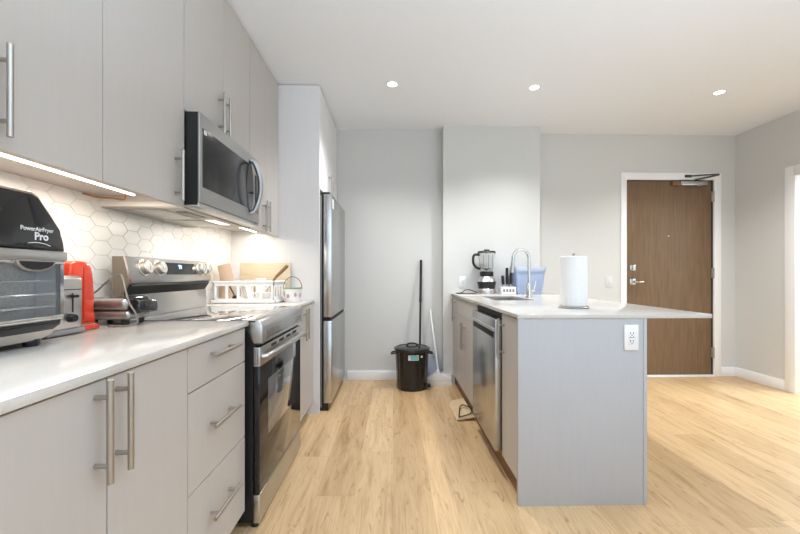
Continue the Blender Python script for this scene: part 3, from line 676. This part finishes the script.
# ------------------------------------------------------------------ toaster
t = thing('toaster', 'silver toaster tucked between the air fryer oven and the red coffee maker', 'toaster', (-1.18, 1.30, CT))
obj('shell', B().box(-1.272, -1.085, 1.236, 1.384, 0.928, 1.115, 0.018, 4), 'steel', t)
obj('base', B().box(-1.274, -1.081, 1.234, 1.386, 0.918, 0.936, 0.006), 'grey_plastic', t)
obj('lever_slot', B().box(-1.086, -1.0835, 1.331, 1.336, 0.99, 1.055).box(-1.0865, -1.0838, 1.25, 1.370, 1.066, 1.069), 'black', t)
obj('browning_knob', B().tube([(-1.086, 1.322, 0.972), (-1.075, 1.322, 0.972), (-1.066, 1.322, 0.972)], [0.015, 0.014, 0.012], 18), 'black', t)
obj('lever', B().box(-1.086, -1.070, 1.322, 1.345, 1.04, 1.050, 0.003), 'black', t)
for y in (1.275, 1.325): obj('bread_slot', B().box(-1.25, -1.115, y, y+0.022, 1.1140, 1.1165), 'black_matte', t)
for x in (-1.255, -1.11):
    for y in (1.252, 1.366): obj('foot', B().cyl((x, y, CT), (x, y, 0.92), 0.008, 10), 'black', t)

# ------------------------------------------------------------------ red coffee maker
t = thing('coffee_maker', 'glossy red upright coffee maker behind the silver toaster', 'coffee maker', (-1.2, 1.44, CT))
prof = [(1.392, 0.916), (1.512, 0.916), (1.514, 0.955), (1.506, 0.985), (1.509, 1.03), (1.504, 1.10), (1.494, 1.145), (1.480, 1.163), (1.452, 1.168), (1.412, 1.167), (1.396, 1.158), (1.390, 1.13)]
obj('body', B().prism(prof, 0, -1.272, -1.140, 0.014, 4), 'red', t)
obj('brew_recess', B().box(-1.26, -1.165, 1.3878, 1.395, 0.955, 1.115, 0.004), 'red_dark', t)
obj('seam', B().prism([(1.448, 0.95), (1.453, 0.95), (1.453, 1.15), (1.448, 1.15)], 0, -1.1415, -1.1388), 'red_dark', t)
obj('drip_tray', B().box(-1.150, -1.105, 1.405, 1.480, 0.9165, 0.934, 0.004), 'red', t)
obj('tray_grate', B().box(-1.143, -1.110, 1.402, 1.473, 0.934, 0.937), 'steel', t)

# ------------------------------------------------------------------ panini press
t = thing('sandwich_press', 'chrome sandwich press lying on the countertop beside the range', 'sandwich press', (-1.08, 1.59, CT))
lp = obj('lower_plate', B().box(-1.235, -1.045, 1.555, 1.695, 0.936, 0.974, 0.018, 4), 'press_steel', t)
obj('upper_lid', B().box(-1.235, -1.050, 1.550, 1.695, 0.972, 1.026, 0.026, 5), 'press_steel', t)
obj('top_band', B().box(-1.145, -1.046, 1.562, 1.688, 0.996, 1.0285, 0.014, 4), 'black_gloss', t)
obj('grip', B().prism([(1.565, 0.962), (1.675, 0.962), (1.683, 0.985), (1.675, 1.014), (1.565, 1.014), (1.557, 0.985)], 0, -1.055, -1.005, 0.012, 3), 'black_gloss', t)
for x in (-1.20, -1.075):
    for y in (1.578, 1.67): obj('foot', B().lathe([(0.012, 0), (0.015, 0.024)], (x, y, CT), 14), 'black', t)
obj('power_cord', B().tube(smooth_path([(-1.262, 1.60, 1.03), (-1.213, 1.60, 1.045), (-1.153, 1.600, 1.100), (-1.113, 1.600, 1.117), (-1.072, 1.560, 1.094), (-1.032, 1.530, 1.015), (-1.000, 1.525, 0.965), (-0.995, 1.525, 0.932), (-1.03, 1.515, 0.9195), (-1.10, 1.522, 0.9195)]), 0.0035, 8), 'cord_grey', t)

# ------------------------------------------------------------------ dish rack and what is in and around it
dx0, dx1, dy0, dy1 = -1.250, -0.832, 2.715, 2.995
t = thing('dish_rack', 'white plastic dish rack with slotted sides on a drip tray, right of the range', 'dish rack', (-1.04, 2.86, CT))
obj('drip_tray', B().box(dx0-0.012, dx1+0.012, dy0-0.012, dy1+0.012, CT+0.0005, CT+0.010, 0.003).box(dx0-0.018, dx1+0.018, dy0-0.018, dy0-0.008, CT+0.004, CT+0.022, 0.003).box(dx0-0.018, dx1+0.018, dy1+0.008, dy1+0.018, CT+0.004, CT+0.022, 0.003).box(dx1+0.008, dx1+0.018, dy0-0.018, dy1+0.018, CT+0.004, CT+0.022, 0.003).box(dx0-0.018, dx0-0.008, dy0-0.018, dy1+0.018, CT+0.004, CT+0.022, 0.003), 'white_plastic', t)
b = B(); zb, zt = CT+0.011, 1.062
b.box(dx0, dx1, dy0, dy1, zb, zb+0.006)
for (y0, y1) in ((dy0, dy0+0.005), (dy1-0.005, dy1)):
    b.box(dx0, dx1, y0, y1, zb, zb+0.022).box(dx0, dx1, y0, y1, zt-0.026, zt)
    n = 5
    for k in range(n+1):
        xc = dx0+0.012+(dx1-dx0-0.024)*k/n; b.box(xc-0.0095, xc+0.0095, y0, y1, zb+0.02, zt-0.025)
for (x0, x1) in ((dx0, dx0+0.005), (dx1-0.005, dx1)):
    b.box(x0, x1, dy0, dy1, zb, zb+0.030).box(x0, x1, dy0, dy1, zt-0.030, zt)
    for k in range(5):
        yc = dy0+0.012+(dy1-dy0-0.024)*k/4; b.box(x0, x1, yc-0.012, yc+0.012, zb+0.03, zt-0.03)
obj('basket', b, 'white_plastic', t)
obj('rim', B().box(dx0-0.010, dx1+0.010, dy0-0.010, dy0+0.004, zt-0.004, zt+0.008, 0.003).box(dx0-0.010, dx1+0.010, dy1-0.004, dy1+0.010, zt-0.004, zt+0.008, 0.003).box(dx0-0.010, dx0+0.004, dy0-0.010, dy1+0.010, zt-0.004, zt+0.008, 0.003).box(dx1-0.004, dx1+0.010, dy0-0.010, dy1+0.010, zt-0.004, zt+0.008, 0.003), 'white_plastic', t)
ZR = zb+0.0065
tag(obj('cardboard_tube', B().tube([(-1.190, 2.80, ZR), (-1.195, 2.80, 1.10), (-1.215, 2.80, 1.185)], [0.046, 0.045, 0.044], 24), 'kraft'), 'tan cardboard tube standing at the left end of the dish rack', 'tube')
def plate(x, r, lab):
    Mx = Matrix.Translation((x, 2.855, ZR+r*0.985+0.001)) @ Matrix.Rotation(math.radians(80), 4, 'Y')
    tag(obj('plate', B().lathe([(0.0, 0.0), (r*0.6, 0.0), (r, 0.014), (r, 0.018), (r*0.6, 0.005), (0.0, 0.005)], (0, 0, 0), 32, M4=Mx), 'white_china'), lab, 'plate', 'plates in the dish rack')
plate(-1.102, 0.070, 'white plate standing on edge in the dish rack, next to the cardboard tube')
plate(-1.070, 0.072, 'white plate standing on edge in the middle of the dish rack')
tag(obj('bowl', B().lathe([(0.028, 0.0), (0.045, 0.02), (0.066, 0.055), (0.062, 0.055), (0.04, 0.022), (0.0, 0.008)], (-0.935, 2.80, ZR), 32), 'white_china'), 'small white bowl sitting low in the right end of the dish rack', 'bowl')
t = thing('mug', 'white mug upside down in the dish rack between the plates and the bowl', 'mug', (-1.0, 2.942, ZR))
obj('cup', B().lathe([(0.036, 0), (0.040, 0.10), (0.041, 0.155), (0.0, 0.158)], (-1.0, 2.942, ZR), 28), 'white_china', t)
obj('handle', B().tube([(-0.961, 2.942, ZR+0.04), (-0.942, 2.945, ZR+0.05), (-0.938, 2.945, ZR+0.08), (-0.945, 2.945, ZR+0.105), (-0.961, 2.942, ZR+0.115)], 0.005, 8), 'white_china', t)
t = thing('ladle', 'black spoon with a curved handle lying in the dish rack', 'utensil', (-1.12, 2.75, ZR))
obj('bowl_end', B().sphere((-1.11, 2.745, ZR+0.020), 0.022, 0.014, 0.018, 16), 'black', t)
obj('stem', B().tube(smooth_path([(-1.11, 2.745, ZR+0.026), (-1.135, 2.745, ZR+0.07), (-1.15, 2.75, ZR+0.10), (-1.155, 2.76, ZR+0.125)]), 0.005, 8), 'black', t)
t = thing('spatula', 'wooden-handled spatula leaning out of the right end of the dish rack', 'utensil', (-0.90, 2.80, ZR))
obj('handle', B().tube([(-0.895, 2.905, 1.070), (-0.870, 2.905, 1.102), (-0.800, 2.905, 1.172), (-0.788, 2.905, 1.184)], [0.008, 0.012, 0.014, 0.011], 12), 'wood_handle', t)
obj('blade', B().tube([(-0.952, 2.885, 0.99), (-0.93, 2.895, 1.022), (-0.894, 2.905, 1.072)], [0.010, 0.010, 0.006], 10), 'steel', t)
Mb = Matrix.Translation((0, 3.052, CT)) @ Matrix.Rotation(math.radians(-6.5), 4, 'X')
tag(obj('cutting_board', B().box(-1.205, -0.812, -0.009, 0.009, 0.002, 0.296, 0.006, 3, Mb), 'bamboo'), 'pale bamboo cutting board leaning against the fridge panel behind the dish rack', 'cutting board')
t = thing('tin_pail', 'small white printed pail with a green rim and wire handle, right of the dish rack', 'pail', (-0.742, 2.87, CT))
obj('pail', B().lathe([(0.056, 0.0005), (0.058, 0.003), (0.068, 0.098), (0.064, 0.098), (0.055, 0.008), (0.0, 0.006)], (-0.742, 2.87, CT), 32), 'white_china', t)
obj('rim', B().lathe([(0.064, 0.096), (0.070, 0.096), (0.071, 0.106), (0.064, 0.106)], (-0.742, 2.87, CT), 32), 'green', t)
obj('wire_handle', B().tube([(-0.742+0.068*math.cos(a), 2.87, CT+0.100+0.085*math.sin(a)) for a in [PI*i/16 for i in range(17)]], 0.003, 8), 'wood_handle', t)
b = B()
for a, zz in ((-0.35, 0.05), (-1.05, 0.055), (-1.85, 0.045), (-2.5, 0.06)):
    rr = 0.0635+0.0005; ca, sa = math.cos(a), math.sin(a)
    b.sphere((-0.742+rr*ca, 2.87+rr*sa, CT+zz), 0.012 if abs(ca) < 0.8 else 0.004, 0.004 if abs(ca) < 0.8 else 0.012, 0.016, 10)
obj('printed_motif', b, 'mauve', t)

# ------------------------------------------------------------------ on the peninsula
# blender
bx, by = 0.925, 3.78
t = thing('blender', 'black and silver countertop blender with a clear jar, by the wall on the peninsula', 'blender', (bx, by, PT))
obj('motor_base', B().lathe([(0.088, 0.0), (0.090, 0.012), (0.086, 0.045), (0.082, 0.050)], (bx, by, PT), 32), 'steel', t)
obj('motor_housing', B().lathe([(0.080, 0.050), (0.088, 0.10), (0.092, 0.115), (0.09, 0.12)], (bx, by, PT), 32), 'black', t)
obj('collar', B().lathe([(0.092, 0.12), (0.080, 0.150), (0.062, 0.166), (0.060, 0.17)], (bx, by, PT), 32), 'steel', t)
obj('jar_base', B().lathe([(0.060, 0.17), (0.066, 0.178), (0.066, 0.215), (0.060, 0.22)], (bx, by, PT), 32), 'black', t)
jr = obj('jar', B().lathe([(0.058, 0.221), (0.062, 0.25), (0.082, 0.395), (0.084, 0.40), (0.079, 0.395), (0.058, 0.25), (0.0, 0.226)], (bx, by, PT), 32, flute=lambda a, z: 1+0.03*math.cos(4*a)), 'jar', t)
obj('blade', B().cyl((bx, by, PT+0.23), (bx, by, PT+0.26), 0.008).box(bx-0.03, bx+0.03, by-0.006, by+0.006, PT+0.258, PT+0.262), 'steel', t)
obj('measure_ribs', B().box(bx-0.048, bx-0.043, by-0.066, by-0.060, PT+0.24, PT+0.38).box(bx-0.002, bx+0.003, by-0.078, by-0.070, PT+0.25, PT+0.38).box(bx+0.040, bx+0.045, by-0.066, by-0.060, PT+0.24, PT+0.38), 'grey_plastic', jr)
obj('lid', B().lathe([(0.088, 0.402), (0.090, 0.408), (0.084, 0.420), (0.03, 0.422), (0.028, 0.436), (0.0, 0.437)], (bx, by, PT), 32), 'black', t)
obj('handle', B().tube(smooth_path([(bx-0.070, by, PT+0.385), (bx-0.115, by, PT+0.385), (bx-0.132, by, PT+0.36), (bx-0.130, by, PT+0.30), (bx-0.105, by, PT+0.262), (bx-0.064, by, PT+0.245)]), 0.0125, 10), 'black', t)
obj('power_cord', B().tube(smooth_path([(bx-0.085, by+0.02, PT+0.012), (bx-0.13, by+0.03, PT+0.028), (bx-0.19, by+0.04, PT+0.040), (bx-0.25, by-0.01, PT+0.012), (bx-0.30, by+0.02, PT+0.0055), (bx-0.22, by-0.05, PT+0.0055), (bx-0.12, by-0.06, PT+0.0055)]), 0.005, 8), 'cord', t)
# utensil caddy
ux, uy = 1.116, 3.73
t = thing('utensil_caddy', 'low white caddy with four square openings, between the blender and blue bin', 'caddy', (ux, uy, PT))
obj('box', B().box(ux-0.072, ux+0.072, uy-0.05, uy+0.05, PT+0.0005, PT+0.070, 0.004), 'white_plastic', t)
for k in range(4): obj('opening', B().box(ux-0.056+k*0.030, ux-0.035+k*0.030, uy-0.0515, uy-0.049, PT+0.022, PT+0.050, 0.002), 'grey_plastic', t)
t0 = None
for k, (dx, h, lean, lab) in enumerate(((-0.040, 0.180, -0.006, 'shortest black knife, leftmost in the white caddy'), (0.000, 0.255, -0.004, 'tallest black knife standing in the middle of the white caddy'), (0.034, 0.225, 0.004, 'black knife at the right end of the white caddy, next to the blue bin'))):
    x = ux+dx
    q = thing('knife', lab, 'knife', (x, uy, PT+0.0705), 'knives in the white caddy')
    obj('handle', B().tube([(x, uy, PT+0.095), (x+lean*0.5, uy, PT+0.13), (x+lean, uy, PT+h)], [0.014, 0.016, 0.014], 12), 'black', q)
    obj('bolster', B().tube([(x, uy, PT+0.0706), (x, uy, PT+0.096)], 0.011, 12), 'steel', q)
# blue bin
cx_, cy_ = 1.328, 3.775
t = thing('plastic_bin', 'translucent blue plastic bin standing behind the faucet', 'bin', (cx_, cy_, PT))
def rrect(hx, hy, r, n=5):
    p = []
    for sx, sy, a0 in ((1, 1, 0), (-1, 1, PI/2), (-1, -1, PI), (1, -1, 3*PI/2)):
        for k in range(n+1):
            a = a0+k*PI/2/n; p.append((sx*(hx-r)+r*math.cos(a), sy*(hy-r)+r*math.sin(a)))
    return p
b = B(); rings = []
for hx, hy, z in ((0.0, 0.0, 0.002), (0.118, 0.078, 0.001), (0.122, 0.082, 0.006), (0.143, 0.105, 0.215), (0.150, 0.112, 0.217), (0.150, 0.112, 0.262), (0.146, 0.108, 0.262), (0.139, 0.101, 0.215), (0.118, 0.078, 0.010), (0.0, 0.0, 0.008)):
    rings.append([b.bm.verts.new((cx_+px, cy_+py, PT+z)) for px, py in rrect(max(hx, 0.021), max(hy, 0.021), 0.02)])
fs = []
for i in range(len(rings)-1):
    n = len(rings[i])
    for k in range(n): fs.append(b.bm.faces.new((rings[i][k], rings[i][(k+1) % n], rings[i+1][(k+1) % n], rings[i+1][k])))
fs.append(b.bm.faces.new(rings[0][::-1])); fs.append(b.bm.faces.new(rings[-1])); bmesh.ops.recalc_face_normals(b.bm, faces=fs)
obj('tub', b, 'blue_plastic', t)
obj('rim_band', B().box(cx_-0.130, cx_+0.130, cy_-0.1145, cy_-0.1115, PT+0.219, PT+0.260, 0.001), 'blue_film', t)
# paper towel
px, py = 1.045, 2.200
t = thing('paper_towel_roll', 'white paper towel roll on an upright holder near the peninsula front', 'paper towel', (px, py, PT))
obj('holder_base', B().lathe([(0.080, 0.0005), (0.082, 0.006), (0.077, 0.010), (0.0, 0.011)], (px, py, PT), 36), 'nickel', t)
obj('roll', B().lathe([(0.020, 0.0115), (0.0705, 0.0115), (0.073, 0.016), (0.073, 0.292), (0.069, 0.297), (0.022, 0.297), (0.020, 0.29)], (px, py, PT), 48, closed=False), 'paper', t)
obj('holder_rod', B().cyl((px, py, PT+0.011), (px, py, PT+0.308), 0.006, 12).sphere((px, py, PT+0.311), 0.010, 0.010, 0.008, 12), 'nickel', t)

# ------------------------------------------------------------------ on the floor
gx, gy = 0.188, 3.790
t = thing('trash_can', 'round black plastic trash can with a lid, against the alcove wall', 'trash can', (gx, gy, 0))
obj('can', B().lathe([(0.0, 0.004), (0.140, 0.0005), (0.146, 0.008), (0.160, 0.36), (0.166, 0.365), (0.166, 0.385), (0.0, 0.386)], (gx, gy, 0), 120, flute=lambda a, z: 1+(0.026*math.cos(18*a) if 0.01 < z < 0.361 else 0)), 'can', t)
ld = obj('lid', B().lathe([(0.174, 0.378), (0.178, 0.384), (0.176, 0.398), (0.150, 0.408), (0.145, 0.402), (0.06, 0.415), (0.0, 0.418)], (gx, gy, 0), 64), 'can', t)
obj('lid_grip', B().tube(smooth_path([(gx-0.055, gy, 0.412), (gx-0.04, gy, 0.432), (gx, gy, 0.438), (gx+0.04, gy, 0.432), (gx+0.055, gy, 0.412)]), 0.009, 10), 'can', ld)
for s in (-1, 1):
    obj('side_handle', B().tube(smooth_path([(gx+s*0.155, gy-0.045, 0.352), (gx+s*0.195, gy-0.04, 0.345), (gx+s*0.205, gy, 0.34), (gx+s*0.195, gy+0.04, 0.345), (gx+s*0.155, gy+0.045, 0.352)]), 0.008, 8), 'can', t)
def on_can(a0, a1, z0, z1, r):
    b = B(); n = 8; pts = [(gx+r*math.cos(a0+(a1-a0)*k/n), gy+r*math.sin(a0+(a1-a0)*k/n)) for k in range(n+1)]
    pts += [(gx+(r-0.003)*math.cos(a1+(a0-a1)*k/n), gy+(r-0.003)*math.sin(a1+(a0-a1)*k/n)) for k in range(n+1)]
    return b.prism(pts, 2, z0, z1)
lb = obj('label_sticker', on_can(-1.84, -1.22, 0.302, 0.352, 0.1632), 'print_white', t)
obj('label_print', on_can(-1.70, -1.25, 0.306, 0.348, 0.1638), 'teal', lb)
obj('round_sticker', B().tube([(gx+0.0835, gy-0.1355, 0.334), (gx+0.086, gy-0.140, 0.334)], 0.011, 16), 'print_white', t)
obj('pedal', B().box(gx+0.125, gx+0.175, gy-0.10, gy-0.05, 0.030, 0.060, 0.006), 'black', t)
tag(obj('pole', B().tube([(0.272, 3.868, 0.4145), (0.284, 3.968, 0.85)], 0.0105, 12).tube([(0.284, 3.968, 0.85), (0.2955, 4.048, 1.266)], 0.013, 12).tube([(0.2835, 3.964, 0.83), (0.2842, 3.970, 0.87)], 0.0145, 12), 'black'), 'tall thin black pole leaning on the alcove wall above the trash can', 'pole')
t = thing('broom', 'white broom with a flared head standing in the alcove corner', 'broom', (0.47, 3.86, 0))
bp = [(0.350, 0.050), (0.342, 0.082), (0.372, 0.104), (0.425, 0.132), (0.440, 0.16), (0.462, 0.16), (0.478, 0.12), (0.545, 0.094), (0.585, 0.078), (0.588, 0.034)]
obj('head', B().prism(bp, 1, 3.835, 3.885, 0.008), 'broom', t)
obj('bristles', B().prism([(0.350, 0.048), (0.588, 0.036), (0.597, 0.001), (0.340, 0.001)], 1, 3.838, 3.882, 0.002), 'broom', t)
obj('stick', B().tube([(0.452, 3.86, 0.15), (0.44, 3.90, 0.30), (0.408, 3.985, 0.58), (0.393, 4.040, 0.745)], 0.010, 12), 'white_plastic', t)
t = thing('dustpan', 'pale blue dustpan standing between the trash can and the white broom', 'dustpan', (0.41, 3.99, 0))
Md = Matrix.Translation((0.405, 3.975, 0.001)) @ Matrix.Rotation(math.radians(-10), 4, 'X')
obj('pan', B().box(-0.055, 0.085, 0, 0.006, 0.0, 0.24, 0.002, 1, Md).box(-0.061, -0.055, -0.03, 0.006, 0, 0.24, 0.002, 1, Md).box(0.085, 0.091, -0.03, 0.006, 0, 0.24, 0.002, 1, Md), 'blue_film', t)
obj('grip', B().box(0.002, 0.028, -0.004, 0.010, 0.24, 0.33, 0.004, 2, Md), 'blue_film', t)
t = thing('cardboard_sheet', 'loose tan cardboard sheet lying on the floor against the peninsula base', 'cardboard', (0.56, 3.15, 0))
Mc = Matrix.Translation((0.562, 3.15, 0.003)) @ Matrix.Rotation(math.radians(-9), 4, 'Y')
obj('sheet', B().prism([(-0.075, -0.235), (0.066, -0.230), (0.060, 0.235), (-0.055, 0.200), (-0.085, 0.10)], 2, 0.012, 0.017, M4=Mc), 'tan_card', t)
obj('flap', B().prism([(-0.075, -0.235), (0.066, -0.230), (0.064, -0.10), (0.0, -0.09)], 2, 0.0175, 0.020, M4=Mc), 'tan_card', t)
tag(obj('cable', B().tube(smooth_path([(0.622, 3.02, 0.062), (0.600, 2.955, 0.046), (0.55, 2.935, 0.036), (0.508, 2.930, 0.029), (0.515, 2.98, 0.032), (0.545, 3.12, 0.038), (0.575, 3.15, 0.044), (0.602, 3.10, 0.050), (0.620, 3.06, 0.058)]), 0.005, 8), 'cord'), 'short dark cable looped on the tan cardboard by the peninsula base', 'cable')
